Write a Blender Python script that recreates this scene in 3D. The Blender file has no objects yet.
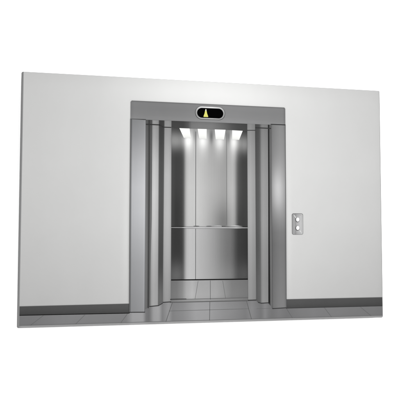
import bpy, bmesh, math, random
from mathutils import Matrix, Vector

S = bpy.context.scene
COL = S.collection
random.seed(7)

# ------------------------------------------------------------------ camera
ZC = 1.5                                   # height of the panel's centre above the studio floor (m)
cd = bpy.data.cameras.new('camera')
cam = bpy.data.objects.new('camera', cd)
COL.objects.link(cam)
cd.sensor_width = 36.0
cd.lens = 55.3145
cd.clip_start = 0.05
cd.clip_end = 100.0
cam.location = (-0.33555, -1.45079, ZC - 0.08181)
cam.rotation_euler = (math.radians(93.2250), math.radians(-0.07252), math.radians(-11.9362))
S.camera = cam

# ------------------------------------------------------------------ light: a white photo studio
W = bpy.data.worlds.new('World')
S.world = W
W.use_nodes = True
W.node_tree.nodes['Background'].inputs['Color'].default_value = (1, 1, 1, 1)
W.node_tree.nodes['Background'].inputs['Strength'].default_value = 0.62

def softbox(name, loc, target, size, power):
    ld = bpy.data.lights.new(name, 'AREA')
    ld.shape = 'SQUARE'
    ld.size = size
    ld.energy = power
    o = bpy.data.objects.new(name, ld)
    COL.objects.link(o)
    o.location = loc
    o.rotation_euler = (Vector(target) - Vector(loc)).to_track_quat('-Z', 'Y').to_euler()
    return o

softbox('key_softbox', (1.9, -3.4, ZC + 1.1), (0.0, 0, ZC), 1.8, 190)
softbox('fill_softbox', (-2.2, -3.6, ZC + 0.25), (0.0, 0, ZC), 2.2, 95)

S.view_settings.view_transform = 'Standard'
S.view_settings.look = 'None'
S.view_settings.exposure = 0.0
S.view_settings.gamma = 1.0
S.render.filter_size = 1.9

# ------------------------------------------------------------------ helpers
def lin(v):
    c = v / 255.0
    return c / 12.92 if c <= 0.04045 else ((c + 0.055) / 1.055) ** 2.4

INK = 0.428        # reflectance of unprinted white sheet; every printed tone is a fraction of it


class Nodes:
    def __init__(self, name, rough=0.45, spec=0.03):
        self.m = bpy.data.materials.new(name)
        self.m.use_nodes = True
        self.t = self.m.node_tree
        self.n = self.t.nodes
        self.l = self.t.links
        self.b = self.n['Principled BSDF']
        self.b.inputs['Roughness'].default_value = rough
        self.b.inputs['Specular IOR Level'].default_value = spec
        tc = self.n.new('ShaderNodeTexCoord')
        self.obj = tc.outputs['Object']
        sx = self.n.new('ShaderNodeSeparateXYZ')
        self.l.new(self.obj, sx.inputs[0])
        self.x, self.z = sx.outputs['X'], sx.outputs['Z']

    def math(self, op, a, b=None, clamp=False):
        nd = self.n.new('ShaderNodeMath')
        nd.operation = op
        nd.use_clamp = clamp
        for i, v in enumerate((a, b)):
            if v is None:
                continue
            if isinstance(v, (int, float)):
                nd.inputs[i].default_value = v
            else:
                self.l.new(v, nd.inputs[i])
        return nd.outputs[0]

    def ramp(self, src, stops, conv, ease='LINEAR'):
        lo, hi = stops[0][0] / 1000.0, stops[-1][0] / 1000.0
        mr = self.n.new('ShaderNodeMapRange')
        mr.inputs['From Min'].default_value = lo
        mr.inputs['From Max'].default_value = hi
        self.l.new(src, mr.inputs['Value'])
        r = self.n.new('ShaderNodeValToRGB')
        r.color_ramp.interpolation = ease
        el = r.color_ramp.elements
        pts = [((p / 1000.0 - lo) / (hi - lo), conv(v)) for p, v in stops]
        el[0].position, el[1].position = 0.0, 1.0
        for p, v in pts[1:-1]:
            el.new(p)
        for e, (p, v) in zip(sorted(el, key=lambda e: e.position), pts):
            e.color = (v, v, v, 1)
        self.l.new(mr.outputs[0], r.inputs[0])
        return r.outputs['Color']

    def noise(self, scale, sxyz, detail=3.0, rough=0.6):
        mp = self.n.new('ShaderNodeMapping')
        mp.inputs['Scale'].default_value = sxyz
        self.l.new(self.obj, mp.inputs['Vector'])
        nz = self.n.new('ShaderNodeTexNoise')
        nz.inputs['Scale'].default_value = scale
        nz.inputs['Detail'].default_value = detail
        nz.inputs['Roughness'].default_value = rough
        self.l.new(mp.outputs[0], nz.inputs['Vector'])
        return nz.outputs['Fac']

    def finish(self, val, tint):
        c = self.n.new('ShaderNodeCombineXYZ')
        for i, k in enumerate(tint):
            self.l.new(self.math('MULTIPLY', val, k * INK), c.inputs[i])
        self.l.new(c.outputs[0], self.b.inputs['Base Color'])
        return self.m


def ink(name, xs, zs=None, blobs=(), tint=(1, 1, 1), streak=0.0, cross=0.0, grain=0.03, blotch=0.03, rough=0.45, spec=0.03):
    """A printed tone of the picture on the panel: it belongs to the sheet, whatever the light does.
    xs: (mm, grey 0-255) across the sheet; zs: (mm, factor) up it; blobs: (x, z, sx, sz, grey change as linear)."""
    k = Nodes(name, rough, spec)
    v = lin(xs) if isinstance(xs, (int, float)) else k.ramp(k.x, xs, lin, 'EASE' if len(xs) < 0 else 'LINEAR')
    if zs:
        v = k.math('MULTIPLY', v, k.ramp(k.z, zs, lambda f: f / 2.0))
        v = k.math('MULTIPLY', v, 2.0)
    for bx, bz, sx, sz, amp in blobs:
        dx = k.math('MULTIPLY', k.math('ADD', k.x, -bx / 1000), 1000.0 / sx)
        dz = k.math('MULTIPLY', k.math('ADD', k.z, -bz / 1000), 1000.0 / sz)
        q = k.math('ADD', k.math('MULTIPLY', dx, dx), k.math('MULTIPLY', dz, dz))
        g = k.math('POWER', 2.718, k.math('MULTIPLY', q, -1.0))
        v = k.math('ADD', v, k.math('MULTIPLY', g, amp))
    def wobble(v, fac, amount):
        f = k.math('ADD', k.math('MULTIPLY', k.math('ADD', fac, -0.5), 2.0 * amount), 1.0)
        return k.math('MULTIPLY', v, f)
    if streak:
        v = wobble(v, k.noise(1.0, (900, 1, 5), 4.0, 0.7), streak)
    if cross:
        v = wobble(v, k.noise(1.0, (12, 1, 700), 3.0, 0.6), cross)
    if blotch:
        v = wobble(v, k.noise(1.0, (16, 1, 11), 3.0, 0.5), blotch)
    if grain:
        v = wobble(v, k.noise(1.0, (1400, 1, 1400), 2.0, 0.7), grain)
    v = k.math('MAXIMUM', v, 0.0008)
    v = k.math('MINIMUM', v, 1.25)
    return k.finish(v, tint)


def flat(name, grey, tint=(1, 1, 1), **kw):
    return ink(name, grey, None, tint=tint, **kw)


def rect(x0, z0, x1, z1):
    return [(x0, z0), (x1, z0), (x1, z1), (x0, z1)]


def rrect(x0, z0, x1, z1, r, n=8):
    pts = []
    for cx, cz, a0 in ((x1 - r, z0 + r, -90), (x1 - r, z1 - r, 0), (x0 + r, z1 - r, 90), (x0 + r, z0 + r, 180)):
        for i in range(n + 1):
            a = math.radians(a0 + 90.0 * i / n)
            pts.append((cx + r * math.cos(a), cz + r * math.sin(a)))
    return pts


def disc(cx, cz, rx, rz=None, n=40):
    rz = rz or rx
    return [(cx + rx * math.cos(2 * math.pi * i / n), cz + rz * math.sin(2 * math.pi * i / n)) for i in range(n)]


def line(x0, z0, x1, z1, w):
    d = Vector((x1 - x0, z1 - z0)).normalized()
    nx, nz = -d.y * w / 2, d.x * w / 2
    return [(x0 - nx, z0 - nz), (x1 - nx, z1 - nz), (x1 + nx, z1 + nz), (x0 + nx, z0 + nz)]


STEP = 0.00018     # thickness of one printed layer (m)


def sheet(name, parent, mats, faces, label=None):
    """One printed piece: faces are (outline in mm, layer, material slot), lying on the board's front."""
    bm = bmesh.new()
    for pts, layer, slot in faces:
        area = sum(a[0] * b[1] - b[0] * a[1] for a, b in zip(pts, pts[1:] + pts[:1]))
        if area < 0:
            pts = pts[::-1]
        f = bm.faces.new([bm.verts.new((x / 1000, -STEP * layer, z / 1000)) for x, z in pts])
        f.material_index = slot
    me = bpy.data.meshes.new(name)
    bm.to_mesh(me)
    bm.free()
    for m in (mats if isinstance(mats, (list, tuple)) else [mats]):
        me.materials.append(m)
    o = bpy.data.objects.new(name, me)
    COL.objects.link(o)
    o.parent = parent
    if parent is root:
        o.location = (0, 0, HALF_H / 1000)
    if label:
        o['label'] = label
    return o

# ------------------------------------------------------------------ the backdrop behind the panel
bd = Nodes('backdrop_paper', 0.9, 0.0)
bn = bd.noise(1.0, (6, 6, 6), 3.0)
bv = bd.math('ADD', bd.math('MULTIPLY', bn, 0.02), 0.91)
cc = bd.n.new('ShaderNodeCombineXYZ')
for i in range(3):
    bd.l.new(bv, cc.inputs[i])
bd.l.new(cc.outputs[0], bd.b.inputs['Base Color'])
BACK_Y = 0.036
bm = bmesh.new()
R_ = 0.5
prof = [(BACK_Y, 5.0), (BACK_Y, R_)] + [(BACK_Y - R_ + R_ * math.cos(math.radians(a)), R_ - R_ * math.sin(math.radians(a))) for a in range(6, 91, 6)] + [(-5.0, 0.0)]
rows = [[bm.verts.new((x, y, z)) for (y, z) in prof] for x in (-5.0, 5.0)]
for i in range(len(prof) - 1):
    f = bm.faces.new((rows[0][i], rows[0][i + 1], rows[1][i + 1], rows[1][i]))
    f.smooth = True
bmesh.ops.recalc_face_normals(bm, faces=bm.faces)
me = bpy.data.meshes.new('backdrop')
bm.to_mesh(me)
bm.free()
me.materials.append(bd.m)
backdrop = bpy.data.objects.new('backdrop', me)
COL.objects.link(backdrop)
backdrop['kind'] = 'structure'
backdrop['label'] = 'plain white seamless paper behind the panel'

# ------------------------------------------------------------------ the panel
HALF_W, HALF_H = 450.0, 293.25
L0, R0, B0, T0 = -HALF_W, HALF_W, -HALF_H, HALF_H
PL, PR, PB, PT = -444.4, 446.9, -287.2, 292.0        # where the print ends, inside the rounded rim

root = bpy.data.objects.new('printed_panel', None)
COL.objects.link(root)
root.empty_display_size = 0.1
root.location = (0, 0, ZC - HALF_H / 1000)
root['label'] = 'wide rigid wall panel printed with a grey photograph of an open steel elevator'
root['category'] = 'wall panel'

# board: rigid sheet with softly rounded corners; the rim is broader at the left and the bottom
board_mat = ink('board_rim', [(-450, 128), (-445, 136), (-441, 150), (-200, 154), (-190, 162), (-166, 162), (-150, 152), (-30, 166), (60, 158), (150, 150), (444, 148), (450, 140)], None, grain=0.02, blotch=0.02, rough=0.4, spec=0.2)
bm = bmesh.new()
def ring(l, b, r, t, rad, y):
    return [bm.verts.new((x / 1000, y, z / 1000)) for x, z in rrect(l, b, r, t, rad, 8)]
loops = [ring(L0 + 2, B0 + 2, R0 - 2, T0 - 2, 3, 0.0120),
         ring(L0, B0, R0, T0, 4.0, 0.0105),
         ring(L0, B0, R0, T0, 4.0, 0.0050)]
N = 5
for i in range(1, N + 1):                                   # a quarter-round lip
    a = math.radians(90.0 * i / N)
    s = 1 - math.cos(a)
    loops.append(ring(L0 + (PL - L0) * s, B0 + (PB - B0) * s, R0 + (PR - R0) * s, T0 + (PT - T0) * s, 4.0 - 2.6 * s, 0.0050 * (1 - math.sin(a))))
for a, b in zip(loops, loops[1:]):
    for i in range(len(a)):
        f = bm.faces.new((a[i], a[(i + 1) % len(a)], b[(i + 1) % len(b)], b[i]))
        f.smooth = True
bm.faces.new(loops[-1])
bm.faces.new(loops[0][::-1])
bmesh.ops.recalc_face_normals(bm, faces=bm.faces)
me = bpy.data.meshes.new('board')
bm.to_mesh(me)
bm.free()
me.materials.append(board_mat)
board = bpy.data.objects.new('board', me)
COL.objects.link(board)
board.parent = root
board.location = (0, 0, HALF_H / 1000)

# two battens that hold the board off the backdrop
batten_mat = flat('batten_wood', 150, (1, 0.86, 0.68), spec=0.2)
for zc in (170, -170):
    bm = bmesh.new()
    bmesh.ops.create_cube(bm, size=1.0, matrix=Matrix.Translation((0, 0.0240, zc / 1000)) @ Matrix.Diagonal((0.62, 0.0236, 0.045, 1)))
    bmesh.ops.bevel(bm, geom=bm.edges[:], offset=0.002, segments=2, affect='EDGES')
    me = bpy.data.meshes.new('batten')
    bm.to_mesh(me)
    bm.free()
    me.materials.append(batten_mat)
    o = bpy.data.objects.new('batten', me)
    COL.objects.link(o)
    o.parent = root
    o.location = (0, 0, HALF_H / 1000)

# ---- the print: wall
DARK = flat('ink_line', 52, grain=0.0, blotch=0.0)
BLACK = flat('ink_black', 14, grain=0.0, blotch=0.0)
MID = flat('ink_seam', 108, grain=0.0, blotch=0.0)
SOFT = flat('ink_soft_seam', 98, grain=0.0, blotch=0.0)

wall_ink = ink('ink_wall',
               [(-450, 203), (-400, 205), (-300, 210), (-230, 215), (-170, 220), (-100, 226), (0, 230), (100, 228), (170, 222), (230, 218), (300, 213), (380, 207), (430, 203), (450, 199)],
               [(-293, 0.78), (-240, 0.83), (-150, 0.91), (-40, 0.99), (80, 1.03), (200, 1.0), (262, 0.99), (293, 0.95)],
               [(-20, 268, 190, 42, 0.10), (0, 240, 330, 120, 0.05), (-207, -70, 7, 150, 0.05), (197, -60, 7, 150, 0.04), (-199, -70, 2.5, 165, -0.12), (190.5, -60, 2.5, 165, -0.10)], tint=(1.0, 1.0, 0.99), grain=0.02, blotch=0.025)
wall = sheet('wall', root, wall_ink, [(rrect(PL, PB, PR, PT, 1.4), 1, 0)], 'pale grey printed wall on either side of the elevator')

# floor
HZL, HZR = -264.0, -262.2
floor_ink = ink('ink_floor',
                [(-450, 118), (-330, 130), (-205, 128), (-197, 142), (-190, 158), (-166, 160), (-158, 118), (-150, 112), (-140, 158), (-128, 162), (-120, 126), (-104, 150), (-96, 128), (-70, 138), (-40, 160), (-10, 158), (40, 140), (85, 124), (100, 134), (112, 124), (124, 116), (134, 134), (144, 120), (152, 116), (170, 124), (190, 116), (260, 126), (450, 116)],
                [(-290, 0.98), (-275, 1.0), (-262, 1.02), (-240, 0.98)],
                tint=(1.0, 1.0, 1.015), grain=0.04, blotch=0.06)
fl = [(([(PL, PB), (PR, PB), (PR, HZR), (190, HZR), (190, -240), (-198, -240), (-198, HZL), (PL, HZL)]), 2, 0)]
grouts = [(-392, -265.5, -420, -286.8), (-299, -266, -320, -286.8), (-201, -265.5, -217, -286.8), (-95.8, -243, -111, -287), (-4.5, -243, -5.2, -287),
          (87, -243, 99.4, -287), (188.8, -262.6, 204.5, -287), (288.5, -263.2, 307.5, -287), (386, -264, 415, -287)]
for g in grouts:
    fl.append((line(*g, 0.85 if abs(g[0]) > 150 else 1.2), 3, 1))
fl.append((line(PL, -286.6, PR, -286.6, 1.1), 3, 2))
fl.append((line(-104, -262.4, 92, -261.6, 0.9), 3, 2))
fl.append((line(112, -262.0, 150, -262.0, 0.7), 3, 2))
floor = sheet('floor', root, [floor_ink, SOFT, MID], fl, 'grey printed tile floor with dark joints')

# baseboards
base_ink = ink('ink_baseboard', [(-450, 76), (-197, 84), (188, 82), (450, 74)], [(-266, 0.62), (-262, 0.8), (-252, 1.0), (-240, 1.12)], grain=0.05, blotch=0.05)
bl = sheet('baseboard', root, [base_ink, BLACK, MID], [([(PL, -263.4), (-196, -264.8), (-196, -243.2), (PL, -244.0)], 3, 0), (line(PL, -263.8, -197, -265.0, 1.7), 4, 1), (line(PL, -244.0, -197, -243.2, 0.8), 4, 2)], 'dark grey baseboard left of the elevator')
br = sheet('baseboard', root, [base_ink, DARK, MID], [([(187, -262.4), (PR, -262.4), (PR, -241.0), (187, -241.0)], 3, 0), (line(188, -262.6, PR, -262.8, 1.2), 4, 1), (line(188, -241.0, PR, -241.0, 1.0), 4, 2)], 'dark grey baseboard right of the elevator')

# ---- elevator cab seen through the open door
cab_up = ink('ink_cab_upper',
             [(-101, 84), (-97, 74), (-88, 66), (-78, 68), (-73, 72), (-69, 98), (-65.5, 160), (-61.5, 196), (-56, 206), (-45, 205), (-36, 206), (-25, 200), (-8, 188), (12, 178), (28, 168), (37, 166), (42, 186), (52, 190), (57, 176), (62, 128), (66, 92), (71, 76), (78, 66), (86, 64), (92, 70)],
             [(-64, 0.93), (-30, 0.96), (30, 0.98), (80, 0.92), (120, 0.82), (145, 0.74), (178, 0.6), (192, 0.5)],
             [(-57, 128, 12, 26, 0.12), (-22, 124, 14, 26, 0.12), (20, 124, 14, 26, 0.12), (56, 128, 11, 26, 0.16), (-90, 144, 22, 20, 0.25), (82, 141, 16, 20, 0.22), (-59, 147, 12, 19, 0.52), (-22, 147, 12, 19, 0.52), (20, 147, 12, 19, 0.52), (57, 147, 11, 19, 0.52),
              (27, -50, 30, 46, -0.16), (-86, -30, 14, 60, -0.015), (-42, 156, 5, 16, -0.16), (-1, 156, 5, 16, -0.2), (43, 156, 5, 16, -0.2)],
             tint=(1.0, 1.0, 0.99), streak=0.08, grain=0.03, blotch=0.03)
cab_low = ink('ink_cab_lower',
              [(-101, 62), (-90, 54), (-79, 56), (-73, 62), (-69, 92), (-65.5, 150), (-61, 188), (-55, 196), (-42, 194), (-36, 188), (-15, 176), (5, 158), (22, 136), (36, 120), (46, 114), (53, 100), (59, 78), (66, 60), (76, 54), (92, 48)],
              [(-190, 0.98), (-165, 0.96), (-120, 0.97), (-64, 1.0)],
              [(-86, -180, 20, 30, 0.09), (84, -180, 14, 30, 0.03), (40, -180, 40, 30, 0.05)], streak=0.08, grain=0.03, blotch=0.03)
ceil_ink = ink('ink_cab_ceiling', [(-101, 66), (-70, 68), (-58, 88), (-50, 120), (-30, 126), (0, 126), (30, 104), (50, 82), (66, 72), (92, 66)], [(172, 1.0), (184, 0.95), (192, 0.85)], grain=0.03, blotch=0.03)
cfl_ink = ink('ink_cab_floor', [(-101, 116), (-85, 122), (-72, 140), (-62, 172), (-48, 184), (-36, 172), (-15, 170), (10, 166), (30, 150), (50, 128), (92, 116)], [(-238, 0.97), (-225, 1.02), (-192, 0.94)], grain=0.04, blotch=0.05)
cab = sheet('elevator_cab', root, [flat('ink_cab_shadow', 70)], [(rect(-101, -243, 92, 193), 3, 0)], 'steel elevator cab seen through the open doors')
sheet('side_panel', cab, [cab_up, cab_low], [(rect(-101, -62, -66, 193), 4, 0), (rect(-101, -190, -66, -62), 4, 1)])
sheet('back_panel', cab, [cab_up, cab_low, MID], [(rect(-66, -62, -39.8, 193), 4, 0), (rect(-66, -190, -39.8, -62), 4, 1), (rect(-40.5, -190, -39.0, 168), 5, 2)])
sheet('back_panel', cab, [cab_up, cab_low], [(rect(-39.8, -62, 37.2, 193), 4, 0), (rect(-39.8, -190, 37.2, -62), 4, 1)])
sheet('back_panel', cab, [cab_up, cab_low, MID], [(rect(37.2, -62, 66, 193), 4, 0), (rect(37.2, -190, 66, -62), 4, 1), (rect(36.8, -58, 37.6, 168), 5, 2)])
sheet('side_panel', cab, [cab_up, cab_low], [(rect(66, -62, 92, 193), 4, 0), (rect(66, -190, 92, -62), 4, 1)])
sheet('ceiling', cab, [ceil_ink], [([(-101, 176.5), (-80, 174.6), (78, 174.6), (92, 174.5), (92, 193), (-101, 193)], 5, 0)])
lamp_ink = ink('ink_lamp', [(-101, 252), (92, 252)], [(149, 0.86), (153, 0.94), (158, 1.01), (165, 1.07), (176, 1.08)], tint=(1.0, 1.0, 0.975), grain=0.0, blotch=0.0)
for q in (((-80.3, 174.7), (-55.2, 174.7), (-52.0, 151.5), (-69.5, 151.5)), ((-35.4, 174.7), (-12.8, 174.9), (-13.0, 150.5), (-31.5, 150.5)),
          ((7.3, 174.8), (34.6, 174.9), (30.6, 150.5), (9.6, 150.5)), ((51.4, 174.4), (78.2, 173.9), (69.0, 151.0), (51.0, 151.0))):
    sheet('ceiling_light', cab, [lamp_ink], [(list(q), 7, 0)])
sheet('cab_floor', cab, [cfl_ink, SOFT, MID], [(rect(-101, -237, 92, -190), 4, 0), (line(-33.5, -193, -41, -236, 0.8), 5, 2), (line(-3.4, -192, -3.4, -237, 1.2), 5, 2), ([(x, z) for x, z in line(27.2, -193, 34.5, -236, 0.8)], 5, 2)])
sheet('kick_strip', cab, [BLACK], [([(-101, -190.8), (91, -191.4), (91, -188.6), (-101, -188.2)], 6, 0)])
rail_ink = ink('ink_rail', [(-101, 132), (-75, 140), (-68, 190), (-30, 206), (-10, 190), (20, 196), (40, 186), (62, 212), (80, 160), (92, 140)], None, grain=0.05, blotch=0.08)
rail_dark = ink('ink_rail_under', [(-101, 34), (-70, 40), (-62, 150), (-20, 152), (30, 112), (60, 96), (74, 34), (92, 30)], None, grain=0.03)
sheet('handrail', cab, [rail_ink, rail_dark, SOFT], [(rect(-101, -66.2, 91.4, -63.8), 6, 0), (rect(-101, -63.8, 91.4, -62.0), 6, 1), (rect(-101, -67.6, 91.4, -66.2), 6, 1),
      (disc(-38, -61.4, 7.5, 0.9), 6, 2), (disc(-7, -61.4, 7.0, 0.8), 6, 2), (disc(30, -61.5, 5.5, 0.7), 6, 2),
      ([(1, -61.9), (8, -60.4), (14, -59.7), (20, -59.9), (26, -61.0), (29, -61.9)], 6, 0), ([(42, -61.9), (49, -60.2), (57, -59.5), (66, -59.8), (73, -60.9), (78, -61.9)], 6, 0)])

# door sill
sill_ink = ink('ink_sill', [(-101, 118), (-60, 150), (-20, 158), (40, 138), (92, 116), (112, 118)], None, grain=0.04, blotch=0.05)
sheet('door_sill', root, [sill_ink, SOFT, DARK], [([(-101, -242.6), (112, -242.6), (112, -240.0), (92, -234.6), (-101, -235.4)], 5, 0), (line(-101, -241.9, 111, -241.7, 1.6), 7, 1), (line(-101, -235.6, 91, -235.0, 1.0), 7, 1), (line(-101, -234.8, -62, -234.8, 1.4), 7, 2)])

# ---- door leaves and reveals (left)
rev_l = ink('ink_reveal_left', [(-163, 108), (-161, 126), (-157, 118), (-154.5, 84), (-152, 76), (-150.5, 110), (-146, 112), (-143, 120)], [(-265, 0.8), (-150, 0.95), (-40, 1.0), (120, 0.75), (193, 0.5)], grain=0.03, streak=0.05)
sheet('door_reveal', root, [rev_l, flat('ink_gap', 66, grain=0.0)], [([(-163, -259), (-150, -251), (-144.0, -251), (-144.0, 193), (-163, 193)], 5, 0), ([(-153.6, -255), (-151.6, -254), (-151.2, 193), (-153.0, 193)], 6, 1)])
leaf_a = ink('ink_leaf_outer_left', [(-152, 128), (-148.5, 150), (-145.5, 196), (-141, 206), (-136, 198), (-131, 186), (-130, 110), (-128, 84), (-122, 80), (-116, 96)],
             [(-252, 0.62), (-200, 0.66), (-130, 0.78), (-60, 0.95), (20, 1.03), (90, 0.92), (150, 0.64), (194, 0.5)], [(-124, -235, 9, 50, 0.09)], tint=(1.0, 1.0, 1.0), streak=0.06, grain=0.03)
sheet('elevator_door', root, [leaf_a, DARK, DARK], [([(-150.5, -250.8), (-128.5, -249.2), (-117.5, -242), (-116.0, -47), (-116.5, 193), (-146.0, 193), (-146.0, -47)], 6, 0), (line(-150.5, -250.6, -128.5, -249.0, 2.0), 7, 2), (line(-128.5, -249.0, -119, -243.6, 1.6), 7, 2)], 'outer left door leaf slid open')
leaf_b = ink('ink_leaf_inner_left', [(-121, 120), (-117.5, 170), (-114, 186), (-107, 190), (-102, 182), (-99, 150)],
             [(-244, 0.62), (-190, 0.7), (-120, 0.85), (-40, 1.0), (60, 1.0), (130, 0.8), (193, 0.55)], streak=0.06, grain=0.03)
sheet('elevator_door', root, [leaf_b, DARK], [([(-118.6, -241.4), (-99.2, -240.6), (-99.6, 193), (-116.8, 193)], 7, 0), (line(-119, -241.6, -99, -240.8, 1.9), 8, 1)], 'inner left door leaf slid open')
track = sheet('door_track', root, [DARK], [(line(-161.5, 181.0, -128, 180.8, 2.6), 8, 0), (line(-129, 181, -119, 175.6, 2.4), 8, 0), (line(-120, 175.6, -100, 175.6, 2.2), 9, 0)])

# right
leaf_c = ink('ink_leaf_inner_right', [(89, 150), (92, 168), (98, 172), (104, 162), (108, 158), (112, 140)],
             [(-244, 0.72), (-190, 0.76), (-110, 0.88), (-40, 1.0), (50, 1.02), (130, 0.86), (193, 0.62)], streak=0.06, grain=0.03)
sheet('elevator_door', root, [leaf_c, DARK], [([(90.6, -240.6), (111.2, -240.4), (110.0, 193), (89.8, 193)], 7, 0), (line(90.4, -240.9, 111.4, -240.7, 1.9), 8, 1)], 'inner right door leaf slid open')
leaf_d = ink('ink_leaf_outer_right', [(109, 84), (113, 86), (119, 92), (123, 110), (125.5, 150), (130, 160), (136, 156), (142, 150), (145, 128)],
             [(-250, 0.84), (-190, 0.8), (-110, 0.88), (-40, 1.0), (50, 0.96), (130, 0.8), (193, 0.6)], [(117, -215, 7, 70, 0.035)], streak=0.06, grain=0.03)
sheet('elevator_door', root, [leaf_d, DARK], [([(109.8, 193), (110.8, -241), (116.5, -246.8), (124, -248.6), (142.2, -248.0), (144.4, 193)], 6, 0), (line(116.0, -246.8, 124, -248.8, 1.6), 7, 1), (line(123.6, -248.8, 142.4, -248.2, 1.9), 7, 1)], 'outer right door leaf slid open')
rev_r = ink('ink_reveal_right', [(141, 66), (144.2, 46), (146.6, 70), (148.5, 112), (151, 120), (154, 112)], [(-265, 0.85), (-150, 0.95), (-40, 1.0), (120, 0.85), (193, 0.7)], grain=0.03, streak=0.05)
sheet('door_reveal', root, [rev_r, BLACK], [([(142.0, 193), (141.6, -248.6), (145, -252), (154, -261.5), (154, 193)], 5, 0), (rect(143.6, -249, 145.8, 193), 7, 1)])
sheet('door_track', root, [DARK], [(line(89.5, 175.6, 111, 176.4, 1.8), 8, 0), (line(111, 183.0, 152, 182.6, 2.4), 8, 0)])

# ---- frame: header and jambs
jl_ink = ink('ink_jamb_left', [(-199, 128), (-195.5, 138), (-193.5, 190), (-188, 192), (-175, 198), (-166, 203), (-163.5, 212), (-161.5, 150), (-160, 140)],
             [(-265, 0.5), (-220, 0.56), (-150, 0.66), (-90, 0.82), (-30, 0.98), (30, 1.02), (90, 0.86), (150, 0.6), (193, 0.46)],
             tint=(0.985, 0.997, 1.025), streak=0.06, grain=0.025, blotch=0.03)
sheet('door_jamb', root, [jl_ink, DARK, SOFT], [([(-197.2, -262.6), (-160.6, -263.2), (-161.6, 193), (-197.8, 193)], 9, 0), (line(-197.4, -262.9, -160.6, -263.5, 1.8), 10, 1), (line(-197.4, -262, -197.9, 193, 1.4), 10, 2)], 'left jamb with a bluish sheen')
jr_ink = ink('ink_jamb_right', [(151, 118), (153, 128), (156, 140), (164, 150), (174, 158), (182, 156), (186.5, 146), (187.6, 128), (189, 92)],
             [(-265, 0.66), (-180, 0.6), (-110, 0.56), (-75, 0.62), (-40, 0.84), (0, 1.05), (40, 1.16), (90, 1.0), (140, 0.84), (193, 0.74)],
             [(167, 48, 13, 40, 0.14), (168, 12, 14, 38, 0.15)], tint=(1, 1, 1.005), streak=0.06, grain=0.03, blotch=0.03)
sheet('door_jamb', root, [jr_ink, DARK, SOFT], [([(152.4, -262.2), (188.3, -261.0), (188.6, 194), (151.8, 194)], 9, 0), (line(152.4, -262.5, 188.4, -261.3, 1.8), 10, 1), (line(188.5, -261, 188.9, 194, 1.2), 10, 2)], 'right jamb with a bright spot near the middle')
hd_ink = ink('ink_header', [(-199, 122), (-190, 132), (-120, 130), (-60, 134), (0, 140), (60, 138), (130, 134), (182, 132), (190, 112)],
             [(191, 1.06), (196, 1.1), (205, 1.0), (220, 0.94), (232, 0.96), (236.5, 0.78)], tint=(1, 1, 1.01), cross=0.05, grain=0.03, blotch=0.06)
hdr = [(-198, 191.8), (189, 191.8)] + rrect(-198, 191.8, 189.0, 236.2, 3.6, 6)[7:14] + [(-196, 235.6), (-198, 234.0)]
sheet('door_header', root, [hd_ink, DARK, SOFT], [(hdr, 9, 0), (line(-198, 192.2, -160, 191.4, 1.0), 10, 2), (line(150, 193.0, 189, 193.4, 1.3), 10, 1), (line(-196, 236.0, 187, 236.0, 1.0), 10, 2)], 'steel header band above the doors')

# ---- floor indicator in the header
rim_ink = ink('ink_display_rim', [(-42, 150), (-30, 190), (0, 205), (34, 160)], [(199, 0.78), (208, 0.85), (222, 1.15), (231, 1.45)], grain=0.04)
scr_ink = flat('ink_screen', 7, (1, 1, 1.05), grain=0.0, blotch=0.0, rough=0.5, spec=0.0)
dis = sheet('indicator_display', root, [rim_ink, DARK], [(rrect(-41.8, 198.0, 33.4, 230.8, 16.2, 12), 10, 1), (rrect(-40.8, 199.0, 32.4, 230.2, 15.4, 12), 11, 0)], 'black pill shaped floor indicator with a light rim')
sheet('screen', dis, [scr_ink], [(rrect(-36.8, 202.2, 28.6, 226.4, 12.0, 12), 12, 0)])
arr_ink = ink('ink_arrow', 226, [(203, 1.0), (214, 1.0), (224, 1.08)], tint=(1.0, 0.98, 0.24), grain=0.0, blotch=0.05)
tip_ink = flat('ink_arrow_tip', 232, (1.0, 1.0, 0.8), grain=0.0, blotch=0.0)
sheet('up_arrow', dis, [arr_ink, tip_ink], [([(-21.2, 205.4), (-20.2, 204.4), (-10.0, 204.4), (-9.2, 205.4), (-12.0, 213), (-13.2, 219), (-17.2, 219), (-18.4, 213)], 13, 0), ([(-13.2, 219), (-13.9, 223.2), (-15.0, 224.2), (-16.2, 223.2), (-17.2, 219)], 13, 1)], 'yellow up arrow')

# ---- call station on the wall
plate_ink = ink('ink_call_plate', [(203, 150), (210, 176), (214, 150), (218, 178), (226, 196), (231, 206), (236, 184)], [(-83, 0.95), (-55, 1.0), (-28, 0.92)], grain=0.06, blotch=0.06)
edge_ink = ink('ink_plate_edge', [(203, 128), (220, 142), (236, 158)], [(-83, 1.0), (-40, 1.0), (-28, 0.75)], grain=0.04)
plate = sheet('call_station', root, [edge_ink, plate_ink, flat('ink_plate_groove', 158, grain=0.05), flat('ink_plate_glint', 226, grain=0.05)], [(rrect(204.8, -81.8, 234.6, -28.6, 4.5, 6), 3, 0), (rrect(206.2, -80.4, 233.0, -30.2, 3.6, 6), 4, 1), (rrect(208.6, -78.0, 230.6, -32.6, 2.6, 6), 5, 2), (rrect(209.3, -77.3, 229.9, -33.3, 2.2, 6), 6, 1), ([(209.2, -33.2), (211.6, -33.2), (217.2, -40.4), (215.6, -41.6)], 6.4, 3), ([(224.4, -71.6), (225.8, -70.6), (230.2, -76.2), (229.0, -77.2)], 6.4, 3)], 'steel call station with two white round buttons')
btn_ink = flat('ink_button', 250, grain=0.0, blotch=0.0)
ring_ink = flat('ink_button_ring', 96, grain=0.0, blotch=0.0)
for bz in (-43.8, -64.8):
    sheet('call_button', plate, [ring_ink, btn_ink], [(disc(219.2, bz - 0.6, 5.6, 6.4), 7, 0), (disc(219.9, bz, 4.4, 5.3), 8, 1)])
